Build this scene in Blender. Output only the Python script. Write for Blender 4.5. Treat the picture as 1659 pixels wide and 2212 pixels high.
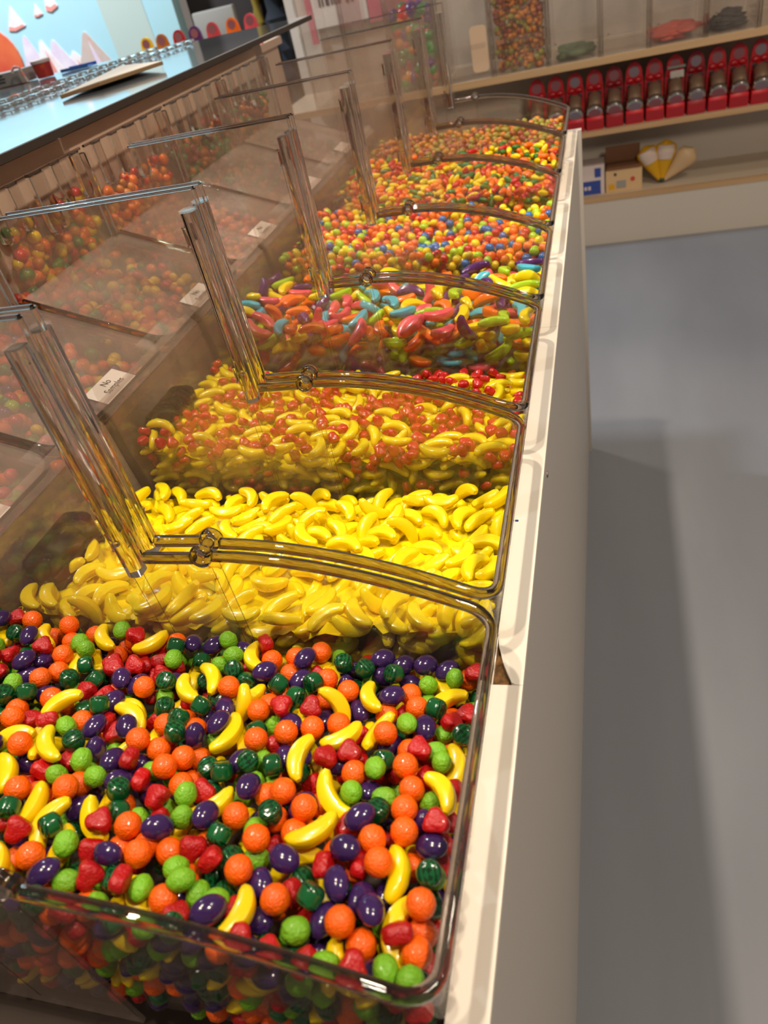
import bpy, bmesh, math, random
import numpy as np
from mathutils import Matrix, Vector, noise

random.seed(11)
rng = np.random.default_rng(11)
for _o in list(bpy.data.objects):
    bpy.data.objects.remove(_o)
S = bpy.context.scene
COL = S.collection

# ------------------------------------------------------------------ camera
CAMROT = ((0.95589916, -0.01443789, -0.29333997),
          (0.2187957, -0.6312775, 0.74405454),
          (-0.1959215, -0.77542263, -0.60027869))      # columns: right, down, forward
CAMPOS = Vector((0.22335636, -0.08210704, 0.25232378))
cd = bpy.data.cameras.new('camera')
cam = bpy.data.objects.new('camera', cd)
COL.objects.link(cam)
R3 = Matrix(CAMROT)
r, d, f = R3.col[0], R3.col[1], R3.col[2]
M = Matrix((( r.x, -d.x, -f.x, CAMPOS.x), (r.y, -d.y, -f.y, CAMPOS.y), (r.z, -d.z, -f.z, CAMPOS.z), (0, 0, 0, 1)))
cam.matrix_world = M
cd.sensor_fit = 'HORIZONTAL'
cd.sensor_width = 36.0
cd.lens = 1598.83 / 1659 * 36.0
cd.clip_start = 0.01
cd.dof.use_dof = True
cd.dof.focus_distance = 0.54
cd.dof.aperture_fstop = 14.5
S.camera = cam

# ------------------------------------------------------------------ world, lamps, exposure
W = bpy.data.worlds.new('shop_ambient')
S.world = W
W.use_nodes = True
W.node_tree.nodes['Background'].inputs[0].default_value = (0.74, 0.64, 0.55, 1)
W.node_tree.nodes['Background'].inputs[1].default_value = 0.21

def lamp(name, loc, power, size, col, aim=None, spot=None):
    if spot:
        L = bpy.data.lights.new(name, 'SPOT')
        L.spot_size = math.radians(spot)
        L.spot_blend = 0.6
        L.shadow_soft_size = size
    else:
        L = bpy.data.lights.new(name, 'AREA')
        L.shape = 'DISK'
        L.size = size
    L.energy = power
    L.color = col
    o = bpy.data.objects.new(name, L)
    COL.objects.link(o)
    o.location = loc
    v = Vector(aim if aim else (loc[0], loc[1], -1)) - Vector(loc)
    o.rotation_euler = v.to_track_quat('-Z', 'Y').to_euler()
    return o

WARM = (1.0, 0.86, 0.68)
for yy, pw in ((-0.15, 60), (0.45, 82), (1.1, 84), (1.75, 42)):
    lamp('ceiling_spot', (-0.34, yy, 2.0), pw, 0.045, WARM, (-0.02, yy + 0.08, -0.1), 34)
lamp('aisle_fill', (1.35, 0.0, 2.0), 24, 0.16, WARM, (0.3, 0.3, -0.3))  # added fill light, lifts the cabinet front and the shaded floor
lamp('aisle_fill', (1.35, 0.95, 2.0), 9, 0.16, WARM, (0.2, 0.8, -0.2))  # second added fill, weaker, further along the aisle
lamp('far_wall_fill', (0.75, -1.0, 0.95), 95, 0.15, WARM, (0.55, 2.9, -0.25), 36)  # added light behind the camera, brightens only the far wall shelves
lamp('mural_washer', (-2.0, 2.2, 1.9), 70, 0.2, (0.86, 0.95, 1.0), (-2.0, 3.0, 0.2))

S.view_settings.view_transform = 'Standard'
S.view_settings.look = 'None'
S.view_settings.exposure = 0.26
S.view_settings.gamma = 1.0
S.view_settings.use_curve_mapping = False
S.cycles.max_bounces = 24
S.cycles.transmission_bounces = 18
S.cycles.glossy_bounces = 5
S.cycles.diffuse_bounces = 3
S.cycles.transparent_max_bounces = 48
S.cycles.caustics_reflective = False
S.cycles.caustics_refractive = False

# ------------------------------------------------------------------ materials
def lin(c):
    c = c / 255.0
    return c / 12.92 if c <= 0.04045 else ((c + 0.055) / 1.055) ** 2.4

def rgb(r_, g_, b_):
    return (lin(r_), lin(g_), lin(b_), 1.0)

MATS = {}

def pbr(name, col, rough=0.5, metal=0.0, coat=0.0, bump=None, mottle=None, sss=0.0, var=0.0, spec=0.5, emit=None):
    m = bpy.data.materials.new(name)
    m.use_nodes = True
    nt = m.node_tree
    b = nt.nodes['Principled BSDF']
    b.inputs['Base Color'].default_value = col
    b.inputs['Roughness'].default_value = rough
    b.inputs['Metallic'].default_value = metal
    b.inputs['Coat Weight'].default_value = coat
    b.inputs['Coat Roughness'].default_value = 0.08
    b.inputs['Specular IOR Level'].default_value = spec
    if sss:
        b.inputs['Subsurface Weight'].default_value = sss
        b.inputs['Subsurface Radius'].default_value = (0.004, 0.002, 0.001)
        b.inputs['Subsurface Scale'].default_value = 1.0
    tc = nt.nodes.new('ShaderNodeTexCoord')
    if mottle:                                   # (scale, other colour, contrast lo, hi, stretch)
        n = nt.nodes.new('ShaderNodeTexNoise')
        n.inputs['Scale'].default_value = mottle[0]
        n.inputs['Detail'].default_value = 6
        mp = nt.nodes.new('ShaderNodeMapping')
        if len(mottle) > 4:
            mp.inputs['Scale'].default_value = mottle[4]
        nt.links.new(tc.outputs['Object'], mp.inputs['Vector'])
        nt.links.new(mp.outputs['Vector'], n.inputs['Vector'])
        rp = nt.nodes.new('ShaderNodeValToRGB')
        rp.color_ramp.elements[0].position = mottle[2]
        rp.color_ramp.elements[1].position = mottle[3]
        rp.color_ramp.elements[0].color = col
        rp.color_ramp.elements[1].color = mottle[1]
        nt.links.new(n.outputs['Fac'], rp.inputs['Fac'])
        nt.links.new(rp.outputs['Color'], b.inputs['Base Color'])
    if var:
        oi = nt.nodes.new('ShaderNodeObjectInfo')
        mr = nt.nodes.new('ShaderNodeMapRange')
        mr.inputs['To Min'].default_value = 1 - var
        mr.inputs['To Max'].default_value = 1 + var
        hs = nt.nodes.new('ShaderNodeHueSaturation')
        hs.inputs['Color'].default_value = col
        nt.links.new(oi.outputs['Random'], mr.inputs['Value'])
        nt.links.new(mr.outputs['Result'], hs.inputs['Value'])
        nt.links.new(hs.outputs['Color'], b.inputs['Base Color'])
    if bump:                                     # (scale, strength, distance)
        n = nt.nodes.new('ShaderNodeTexNoise')
        n.inputs['Scale'].default_value = bump[0]
        n.inputs['Detail'].default_value = 3
        bp = nt.nodes.new('ShaderNodeBump')
        bp.inputs['Strength'].default_value = bump[1]
        bp.inputs['Distance'].default_value = bump[2]
        if len(bump) > 3:
            mp = nt.nodes.new('ShaderNodeMapping')
            mp.inputs['Scale'].default_value = bump[3]
            nt.links.new(tc.outputs['Object'], mp.inputs['Vector'])
            nt.links.new(mp.outputs['Vector'], n.inputs['Vector'])
        else:
            nt.links.new(tc.outputs['Object'], n.inputs['Vector'])
        nt.links.new(n.outputs['Fac'], bp.inputs['Height'])
        nt.links.new(bp.outputs['Normal'], b.inputs['Normal'])
    if emit:
        b.inputs['Emission Color'].default_value = emit[0]
        b.inputs['Emission Strength'].default_value = emit[1]
    MATS[name] = m
    return m

def acrylic(name, tint, haze, hazecol, rough=0.03, base=0.035, wavy=False):
    """thin clear sheet: see-through, Fresnel gloss, diffuse haze for scratches and painted-in tan reflections"""
    m = bpy.data.materials.new(name)
    m.use_nodes = True
    nt = m.node_tree
    nt.nodes.remove(nt.nodes['Principled BSDF'])
    out = nt.nodes['Material Output']
    tr = nt.nodes.new('ShaderNodeBsdfTransparent')
    tr.inputs[0].default_value = tint
    df = nt.nodes.new('ShaderNodeBsdfDiffuse')
    df.inputs[0].default_value = hazecol
    gl = nt.nodes.new('ShaderNodeBsdfGlossy')
    gl.inputs['Color'].default_value = (0.9, 0.9, 0.9, 1)
    gl.inputs['Roughness'].default_value = rough
    mh = nt.nodes.new('ShaderNodeMixShader')
    tc = nt.nodes.new('ShaderNodeTexCoord')
    nz = nt.nodes.new('ShaderNodeTexNoise')
    nz.inputs['Scale'].default_value = 14.0
    nz.inputs['Detail'].default_value = 5
    nt.links.new(tc.outputs['Object'], nz.inputs['Vector'])
    mz = nt.nodes.new('ShaderNodeMapRange')
    mz.inputs['From Min'].default_value = 0.3
    mz.inputs['From Max'].default_value = 0.75
    mz.inputs['To Min'].default_value = haze * 0.55
    mz.inputs['To Max'].default_value = haze * 1.6
    nt.links.new(nz.outputs['Fac'], mz.inputs['Value'])
    nt.links.new(mz.outputs['Result'], mh.inputs[0])
    nt.links.new(tr.outputs[0], mh.inputs[1])
    nt.links.new(df.outputs[0], mh.inputs[2])
    lw = nt.nodes.new('ShaderNodeLayerWeight')
    lw.inputs['Blend'].default_value = 0.5
    pw = nt.nodes.new('ShaderNodeMath')
    pw.operation = 'POWER'
    pw.inputs[1].default_value = 5.0
    nt.links.new(lw.outputs['Facing'], pw.inputs[0])
    ma = nt.nodes.new('ShaderNodeMath')
    ma.operation = 'MULTIPLY_ADD'
    ma.inputs[1].default_value = 0.38
    ma.inputs[2].default_value = base
    nt.links.new(pw.outputs[0], ma.inputs[0])
    mx = nt.nodes.new('ShaderNodeMixShader')
    nt.links.new(ma.outputs[0], mx.inputs[0])
    nt.links.new(mh.outputs[0], mx.inputs[1])
    nt.links.new(gl.outputs[0], mx.inputs[2])
    nt.links.new(mx.outputs[0], out.inputs['Surface'])
    if wavy:                                     # slightly uneven moulded sheet
        n2 = nt.nodes.new('ShaderNodeTexNoise')
        n2.inputs['Scale'].default_value = 35.0
        n2.inputs['Detail'].default_value = 4
        nt.links.new(tc.outputs['Object'], n2.inputs['Vector'])
        bp = nt.nodes.new('ShaderNodeBump')
        bp.inputs['Strength'].default_value = 0.5
        bp.inputs['Distance'].default_value = 0.004
        nt.links.new(n2.outputs['Fac'], bp.inputs['Height'])
        nt.links.new(bp.outputs['Normal'], gl.inputs['Normal'])
    MATS[name] = m
    return m

def glass(name, col, ior=1.49, rough=0.0):
    m = bpy.data.materials.new(name)
    m.use_nodes = True
    b = m.node_tree.nodes['Principled BSDF']
    b.inputs['Base Color'].default_value = col
    b.inputs['Transmission Weight'].default_value = 1.0
    b.inputs['Roughness'].default_value = rough
    b.inputs['IOR'].default_value = ior
    MATS[name] = m
    return m

acrylic('acrylic', (0.975, 0.965, 0.955, 1), 0.060, (0.84, 0.69, 0.59, 1))  # tan haze colour partly stands in for reflections on the upper panels
acrylic('acrylic_tray', (0.985, 0.978, 0.97, 1), 0.018, (0.72, 0.62, 0.52, 1))
acrylic('acrylic_far', (0.97, 0.955, 0.94, 1), 0.05, (0.70, 0.60, 0.52, 1))
acrylic('acrylic_cover', (0.95, 0.93, 0.92, 1), 0.13, (0.88, 0.71, 0.62, 1), 0.07, 0.09, True)
glass('acrylic_solid', (0.93, 0.91, 0.89, 1))
glass('acrylic_rim', (0.46, 0.40, 0.37, 1))  # dark tint stands in for dark surroundings refracted in the thick edges
pbr('floor_paint', rgb(130, 133, 141), 0.36, bump=(30, 0.12, 0.002, (1, 0.06, 1)), mottle=(5, rgb(120, 122, 130), 0.35, 0.7, (1, 0.25, 1)))
pbr('wall_paint', rgb(200, 189, 177), 0.55)
pbr('cabinet_paint', rgb(190, 182, 174), 0.5, bump=(60, 0.03, 0.001))
pbr('ledge_paper', rgb(236, 226, 212), 0.38, bump=(55, 0.35, 0.0015, (1, 0.4, 1)))
pbr('ledge_edge', rgb(226, 218, 206), 0.5)
pbr('chipboard', rgb(120, 84, 40), 0.9, mottle=(500, rgb(70, 48, 22), 0.35, 0.65, (1, 0.5, 1)), bump=(500, 0.8, 0.001))
pbr('spine_paint', rgb(224, 192, 168), 0.6)
pbr('deck_dark', rgb(74, 62, 54), 0.8)
pbr('shelf_wood', rgb(196, 160, 118), 0.5, mottle=(6, rgb(178, 140, 98), 0.3, 0.7, (0.3, 8, 8)))
pbr('shelf_top', rgb(214, 196, 174), 0.45)
pbr('board_steel', rgb(226, 230, 236), 0.09, metal=0.9, bump=(8, 0.05, 0.01))
pbr('board_edge', rgb(60, 52, 48), 0.5)
pbr('card', rgb(226, 214, 200), 0.8)
pbr('card_edge', rgb(150, 120, 86), 0.9)
pbr('mural_sky', rgb(176, 224, 244), 0.6, mottle=(2.0, rgb(176, 212, 212), 0.35, 0.75))
pbr('mural_side', rgb(190, 206, 200), 0.6)
pbr('mural_white', rgb(244, 238, 240), 0.6, mottle=(16, rgb(238, 196, 196), 0.5, 0.8))
pbr('mural_lilac', rgb(226, 206, 230), 0.6, mottle=(14, rgb(242, 232, 240), 0.4, 0.7))
pbr('mural_pink', rgb(236, 150, 140), 0.6)
pbr('mural_tan', rgb(206, 188, 180), 0.6, mottle=(18, rgb(214, 160, 148), 0.45, 0.8))
pbr('mural_orange', rgb(232, 120, 70), 0.6, mottle=(6, rgb(205, 60, 50), 0.3, 0.75))
pbr('dark_panel', rgb(52, 44, 44), 0.6)
pbr('dark_cloth', rgb(22, 28, 40), 0.8)
pbr('mustard_cloth', rgb(128, 108, 30), 0.8)
pbr('monitor_grey', rgb(150, 146, 140), 0.5)
pbr('sign_white', rgb(226, 216, 210), 0.6)
pbr('sign_pink', rgb(206, 96, 112), 0.6)
pbr('ink', rgb(40, 36, 36), 0.7)
pbr('ink_soft', rgb(96, 92, 92), 0.7)
pbr('paper_sticker', rgb(238, 228, 222), 0.55)
pbr('screw', rgb(150, 140, 128), 0.35, metal=0.9)
pbr('chrome', rgb(206, 200, 192), 0.22, metal=1.0)
pbr('tube_silver', rgb(170, 140, 116), 0.35, metal=0.6)
pbr('toy_red', rgb(206, 22, 36), 0.35)
pbr('toy_red_dark', rgb(160, 14, 30), 0.4)
pbr('toy_disc', rgb(150, 92, 100), 0.5)
pbr('toy_disc_grey', rgb(140, 126, 136), 0.5)
pbr('toy_black', rgb(50, 22, 34), 0.5)
pbr('carton_brown', rgb(122, 82, 54), 0.8)
pbr('carton_tan', rgb(212, 176, 130), 0.8)
pbr('carton_blue', rgb(46, 70, 150), 0.6)
pbr('carton_white', rgb(214, 196, 190), 0.6)
pbr('pack_yellow', rgb(214, 160, 10), 0.4)
pbr('pack_label', rgb(214, 190, 176), 0.6)
pbr('pack_tan', rgb(204, 170, 128), 0.5)
pbr('pack_green', rgb(34, 60, 30), 0.5)
pbr('tub_red', rgb(176, 36, 20), 0.4, mottle=(30, rgb(220, 110, 30), 0.55, 0.75))
pbr('blue_plastic', rgb(60, 110, 190), 0.4)
pbr('tan_plate', rgb(206, 174, 142), 0.5)
pbr('crumb_blue', rgb(20, 70, 120), 0.5)
pbr('gummy_red', rgb(196, 70, 50), 0.4)
pbr('gummy_black', rgb(44, 38, 34), 0.5)
pbr('gummy_green', rgb(90, 110, 70), 0.5)
# candies
pbr('c_orange', (1.0, 0.13, 0.0, 1), 0.33, coat=0.25, bump=(1000, 0.9, 0.0009), var=0.08)
pbr('c_lime', (0.19, 0.47, 0.015, 1), 0.45, coat=0.1, bump=(850, 0.9, 0.0009), var=0.10)
pbr('c_melon', (0.005, 0.095, 0.024, 1), 0.18, coat=0.5, var=0.15)
pbr('c_melon_dark', (0.002, 0.030, 0.008, 1), 0.18, coat=0.5)
pbr('c_grape', (0.036, 0.012, 0.085, 1), 0.17, coat=0.5, var=0.15)
pbr('c_berry', (0.46, 0.004, 0.006, 1), 0.36, coat=0.15, bump=(800, 0.8, 0.0008), var=0.12)
pbr('c_banana', (0.98, 0.66, 0.003, 1), 0.27, coat=0.3, var=0.05, sss=0.35)
pbr('c_banana2', (1.0, 0.755, 0.003, 1), 0.27, coat=0.3, var=0.03, sss=0.5)
pbr('c_sky', (0.075, 0.50, 0.66, 1), 0.28, coat=0.3, var=0.06)
pbr('c_green', (0.42, 0.70, 0.02, 1), 0.28, coat=0.3, var=0.06)
pbr('c_tanger', (0.98, 0.19, 0.006, 1), 0.28, coat=0.3, var=0.06)
pbr('c_pink', (0.86, 0.10, 0.14, 1), 0.28, coat=0.3, var=0.06)
pbr('c_violet', (0.10, 0.025, 0.16, 1), 0.25, coat=0.3, var=0.1)
pbr('c_blue', (0.03, 0.16, 0.50, 1), 0.25, coat=0.3, var=0.1)
pbr('c_red', (0.58, 0.015, 0.012, 1), 0.28, coat=0.3, var=0.1)
pbr('c_leaf', (0.03, 0.20, 0.03, 1), 0.3, coat=0.3, var=0.1)
pbr('c_amber', (0.62, 0.20, 0.01, 1), 0.4, coat=0.2, var=0.1)
pbr('c_brown', (0.30, 0.05, 0.015, 1), 0.4, coat=0.2, var=0.1)
pbr('c_olive', (0.30, 0.25, 0.02, 1), 0.4, coat=0.2, var=0.1)
pbr('c_rose', (0.62, 0.07, 0.09, 1), 0.35, coat=0.2, var=0.1)

# ------------------------------------------------------------------ object helpers
def tag(o, label=None, cat=None, group=None, kind=None):
    if label: o['label'] = label
    if cat: o['category'] = cat
    if group: o['group'] = group
    if kind: o['kind'] = kind
    return o

def mk(name, verts, faces, mats, smooth=False):
    me = bpy.data.meshes.new(name)
    me.from_pydata([tuple(v) for v in verts], [], [tuple(q) for q in faces])
    if isinstance(mats, str): mats = [mats]
    for q in mats: me.materials.append(MATS[q])
    bm = bmesh.new(); bm.from_mesh(me)
    bmesh.ops.recalc_face_normals(bm, faces=bm.faces)
    bm.to_mesh(me); bm.free()
    if smooth:
        me.shade_smooth()
        if smooth != 'all':
            me.set_sharp_from_angle(angle=math.radians(40))
    return me

def link(name, me, parent=None):
    o = bpy.data.objects.new(name, me)
    COL.objects.link(o)
    if parent is not None:
        o.parent = parent
        o.matrix_parent_inverse = PINV(parent)
    return o

def PINV(p):
    loc = Vector((0, 0, 0))
    while p is not None:
        loc += p.location
        p = None
    return Matrix.Translation(-loc)

def obj(name, vf, mats, parent=None, smooth=False):
    return link(name, mk(name, vf[0], vf[1], mats, smooth), parent)

def empty(name, loc, label, cat, group=None):
    o = bpy.data.objects.new(name, None)
    COL.objects.link(o)
    o.location = loc
    o.empty_display_size = 0.02
    return tag(o, label, cat, group)

def join(*parts):
    V, F = [], []
    for v, fc in parts:
        n = len(V)
        V += [tuple(q) for q in v]
        F += [tuple(i + n for i in q) for q in fc]
    return V, F

def box(x0, x1, y0, y1, z0, z1, bev=0.0, seg=2):
    if bev <= 0:
        v = [(x, y, z) for x in (x0, x1) for y in (y0, y1) for z in (z0, z1)]
        fc = [(0, 1, 3, 2), (4, 6, 7, 5), (0, 4, 5, 1), (2, 3, 7, 6), (0, 2, 6, 4), (1, 5, 7, 3)]
        return v, fc
    bm = bmesh.new()
    bmesh.ops.create_cube(bm, size=1)
    for v in bm.verts:
        v.co = Vector(((x0 + x1) / 2 + v.co.x * (x1 - x0), (y0 + y1) / 2 + v.co.y * (y1 - y0), (z0 + z1) / 2 + v.co.z * (z1 - z0)))
    bmesh.ops.bevel(bm, geom=list(bm.edges), offset=bev, segments=seg, affect='EDGES', profile=0.5)
    bm.verts.index_update()
    out = [tuple(v.co) for v in bm.verts], [tuple(v.index for v in fc.verts) for fc in bm.faces]
    bm.free()
    return out

def prism(poly, axis, a, b):
    """extrude a 2D polygon along an axis; poly coordinates are the two other axes in xyz order"""
    n = len(poly)
    def pt(p, t):
        q = list(p); q.insert(axis, t); return tuple(q)
    v = [pt(p, a) for p in poly] + [pt(p, b) for p in poly]
    fc = [tuple(range(n)), tuple(range(2 * n - 1, n - 1, -1))]
    fc += [(i, (i + 1) % n, n + (i + 1) % n, n + i) for i in range(n)]
    return v, fc

def rrect(w, h, rad, n=3):
    out = []
    for cx, cy, a0 in ((w / 2 - rad, h / 2 - rad, 0), (-w / 2 + rad, h / 2 - rad, 90), (-w / 2 + rad, -h / 2 + rad, 180), (w / 2 - rad, -h / 2 + rad, 270)):
        for i in range(n + 1):
            a = math.radians(a0 + 90 * i / n)
            out.append((cx + rad * math.cos(a), cy + rad * math.sin(a)))
    return out

def sweep(path, sec, up=(0, 0, 1)):
    P = [Vector(p) for p in path]
    n, k = len(P), len(sec)
    V = []
    for i, p in enumerate(P):
        t = (P[min(i + 1, n - 1)] - P[max(i - 1, 0)]).normalized()
        u = t.cross(Vector(up)).normalized()
        w = u.cross(t)
        V += [tuple(p + u * a + w * b) for a, b in sec]
    F = [(i * k + j, i * k + (j + 1) % k, (i + 1) * k + (j + 1) % k, (i + 1) * k + j) for i in range(n - 1) for j in range(k)]
    F += [tuple(range(k)), tuple(range((n - 1) * k, n * k))]
    return V, F

def lathe(prof, n, center, axis='z'):
    """profile of (radius, height)"""
    V, F = [], []
    c = Vector(center)
    for rr, hh in prof:
        for j in range(n):
            a = 2 * math.pi * j / n
            q = (rr * math.cos(a), rr * math.sin(a), hh)
            if axis == 'y': q = (q[0], hh, q[1])
            if axis == 'x': q = (hh, q[0], q[1])
            V.append(tuple(c + Vector(q)))
    m = len(prof)
    for i in range(m - 1):
        for j in range(n):
            F.append((i * n + j, i * n + (j + 1) % n, (i + 1) * n + (j + 1) % n, (i + 1) * n + j))
    F.append(tuple(range(n)))
    F.append(tuple(range((m - 1) * n, m * n)))
    return V, F

def turned(prof, n, p0, dirv):
    """lathe around an arbitrary axis: profile of (radius, distance along the axis)"""
    d_ = Vector(dirv).normalized()
    u = d_.cross(Vector((1, 0, 0))).normalized()
    w = d_.cross(u)
    p0 = Vector(p0)
    V = [tuple(p0 + d_ * h_ + u * (r_ * math.cos(2 * math.pi * j / n)) + w * (r_ * math.sin(2 * math.pi * j / n))) for r_, h_ in prof for j in range(n)]
    m = len(prof)
    F = [(i * n + j, i * n + (j + 1) % n, (i + 1) * n + (j + 1) % n, (i + 1) * n + j) for i in range(m - 1) for j in range(n)]
    return V, F + [tuple(range(n)), tuple(range((m - 1) * n, m * n))]

def ball(c, rad, sub=2, sc=(1, 1, 1)):
    v, fc = ICO[sub]
    return [(c[0] + q[0] * rad * sc[0], c[1] + q[1] * rad * sc[1], c[2] + q[2] * rad * sc[2]) for q in v], fc

def make_ico(sub):
    bm = bmesh.new()
    bmesh.ops.create_icosphere(bm, subdivisions=sub, radius=1.0)
    bm.verts.index_update()
    v = np.array([tuple(q.co) for q in bm.verts])
    fc = [tuple(x.index for x in q.verts) for q in bm.faces]
    bm.free()
    return v, fc
ICO = {k: make_ico(k) for k in (1, 2, 3, 4)}

# ------------------------------------------------------------------ dimensions (metres; hinge line = origin of x and z)
YW = [0.0, 0.2, 0.3969, 0.5958, 0.802, 1.0142, 1.2243, 1.424]
GAP = 0.0085
D, DROP, ACOL, HC, XB = 0.163, 0.043, 0.0400, 0.1493, -0.200
ZF, ZLEDGE, XE, YEND = -0.775, -0.0803, 0.1757, 1.421
ZBIN = -0.138

# ------------------------------------------------------------------ room structure
tag(obj('floor', box(-4, 2.6, -1.6, 3.0, ZF - 0.05, ZF), 'floor_paint'), kind='structure')
tag(obj('wall_far', box(-0.885, 2.6, 3.0, 3.06, ZF, 1.2), 'wall_paint'), kind='structure')
wm = tag(obj('wall_mural', box(-4, -1.315, 3.0, 3.06, ZF, 1.2), 'mural_sky'), kind='structure')
tag(obj('wall_recess', box(-1.315, -0.885, 3.12, 3.18, ZF, 1.2), 'dark_panel'), kind='structure')

def flat(name, pts, mat, off=0.0015):
    """flat print on the mural wall: (x, z) outline"""
    return obj(name, prism([(x, z) for x, z in pts], 1, 3.0 - off, 3.0 + 0.001) if False else
               ([(x, 3.0 - off, z) for x, z in pts] + [(x, 3.0, z) for x, z in pts],
                [tuple(range(len(pts)))] + [(i, (i + 1) % len(pts), len(pts) + (i + 1) % len(pts), len(pts) + i) for i in range(len(pts))]),
               mat, wm)
flat('printed_band', [(-1.60, -0.2), (-1.42, -0.2), (-1.45, 0.6), (-1.63, 0.6)], 'mural_side')
for q, (ax_, az_, hw, mt) in enumerate(((-1.99, 0.235, 0.10, 'mural_lilac'), (-1.80, 0.150, 0.12, 'mural_white'), (-1.87, 0.200, 0.12, 'mural_lilac'), (-1.925, 0.207, 0.10, 'mural_white'), (-1.72, 0.202, 0.12, 'mural_tan'), (-2.32, 0.26, 0.14, 'mural_white'))):
    h = az_ - 0.02
    flat('printed_peak', [(ax_ - hw, 0.02), (ax_ + hw, 0.02), (ax_ + hw * 0.60, 0.02 + h * 0.42), (ax_ + hw * 0.30, 0.02 + h * 0.72), (ax_ + 0.009, az_ - 0.006), (ax_, az_), (ax_ - 0.010, az_ - 0.008), (ax_ - hw * 0.34, 0.02 + h * 0.66), (ax_ - hw * 0.66, 0.02 + h * 0.34)], mt, 0.002 + 0.0006 * q)
    flat('printed_ridge', [(ax_ + hw * 0.05, 0.02), (ax_ + hw * 0.35, 0.02), (ax_ + hw * 0.22, 0.02 + h * 0.45), (ax_ + 0.006, az_ - 0.03)], 'mural_pink' if q % 2 else 'mural_lilac', 0.0022 + 0.0006 * q)
for cx, cz, w, h in ((-2.0, 0.262, 0.05, 0.075), (-1.885, 0.285, 0.024, 0.04), (-1.815, 0.295, 0.034, 0.10)):
    flat('printed_float', [(cx - w * 0.9, cz), (cx - w * 0.4, cz - h * 0.06), (cx + w * 0.8, cz + h * 0.05), (cx + w * 0.45, cz + h * 0.5), (cx + w * 0.1, cz + h), (cx - w * 0.4, cz + h * 0.5)], 'mural_white', 0.003)
    flat('printed_float_base', [(cx - w * 0.85, cz - h * 0.02), (cx - w * 0.3, cz - h * 0.09), (cx + w * 0.7, cz + h * 0.02), (cx + w * 0.6, cz + h * 0.13), (cx - w * 0.2, cz + h * 0.06), (cx - w * 0.7, cz + h * 0.16)], 'mural_pink', 0.004)
flat('printed_gumdrop', [(-2.165 + 0.125 * math.cos(a) , 0.165 + 0.125 * math.sin(a)) for a in np.linspace(0, 2 * math.pi, 28, endpoint=False)], 'mural_orange', 0.0075)

# ------------------------------------------------------------------ far wall shelf unit
tag(obj('shelf_plinth', join(box(-0.88, 2.4, 2.74, 2.998, ZF, -0.6235)), 'wall_paint'), 'white base plinth under the lowest wall shelf', 'plinth')
sh = empty('wall_shelf', (0.5, 2.86, -0.6235), 'lowest wall shelf with beige front edge carrying cartons', 'shelf')
obj('shelf_board', box(-0.88, 2.4, 2.745, 2.998, -0.623, -0.6035), 'shelf_top', sh)
obj('front_edge', box(-0.88, 2.4, 2.737, 2.7449, -0.623, -0.604), 'shelf_wood', sh)
s2 = empty('wall_shelf', (0.5, 2.84, -0.384), 'middle wall shelf with beige edge carrying the red dispensers', 'shelf')
obj('shelf_board', box(-0.88, 2.4, 2.665, 2.998, -0.386, -0.370), 'shelf_top', s2)
obj('front_edge', box(-0.88, 2.4, 2.657, 2.6649, -0.386, -0.370), 'shelf_wood', s2)
s1 = empty('wall_shelf', (0.5, 2.8, -0.18), 'upper wall shelf with beige edge carrying clear candy boxes', 'shelf')
obj('shelf_board', box(-0.88, 2.4, 2.605, 2.998, -0.172, -0.156), 'shelf_top', s1)
obj('front_edge', box(-0.88, 2.4, 2.597, 2.6049, -0.174, -0.154), 'shelf_wood', s1)

# cartons and packs on the lowest shelf
c = empty('blue_carton', (0.18, 2.80, -0.6035), 'small blue and white carton beside the brown carton', 'carton')
obj('carton_body', box(0.10, 0.218, 2.765, 2.86, -0.6035, -0.505, 0.002), 'carton_white', c)
obj('blue_panel', box(0.102, 0.205, 2.7635, 2.7655, -0.601, -0.556), 'carton_blue', c)
obj('dark_panel', box(0.185, 0.206, 2.7635, 2.7655, -0.545, -0.515), 'carton_blue', c)
obj('print_mark', join(*[box(0.11 + 0.013 * i, 0.119 + 0.013 * i, 2.7625, 2.764, -0.585, -0.573) for i in range(5)]), 'carton_white', c)
c = empty('display_carton', (0.28, 2.80, -0.6035), 'tan display carton with brown flap standing on the lowest shelf', 'carton')
obj('carton_body', box(0.222, 0.343, 2.765, 2.87, -0.6035, -0.532, 0.001), 'carton_tan', c)
obj('flap', box(0.222, 0.338, 2.845, 2.849, -0.532, -0.472), 'carton_brown', c)
obj('inner_tray', box(0.226, 0.339, 2.77, 2.842, -0.532, -0.522), 'carton_brown', c)
obj('print_mark', box(0.232, 0.252, 2.7635, 2.7652, -0.594, -0.576), 'toy_red', c).data.materials[0] = MATS['pack_yellow']
obj('print_panel', box(0.258, 0.29, 2.7635, 2.7652, -0.592, -0.567), 'monitor_grey', c)
obj('print_spot', lathe([(0.008, 0), (0.008, 0.0012)], 14, (0.312, 2.7638, -0.566), 'y'), 'gummy_red', c)
obj('print_dot', lathe([(0.005, 0), (0.005, 0.0012)], 12, (0.254, 2.7638, -0.545), 'y'), 'ink', c)

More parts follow.
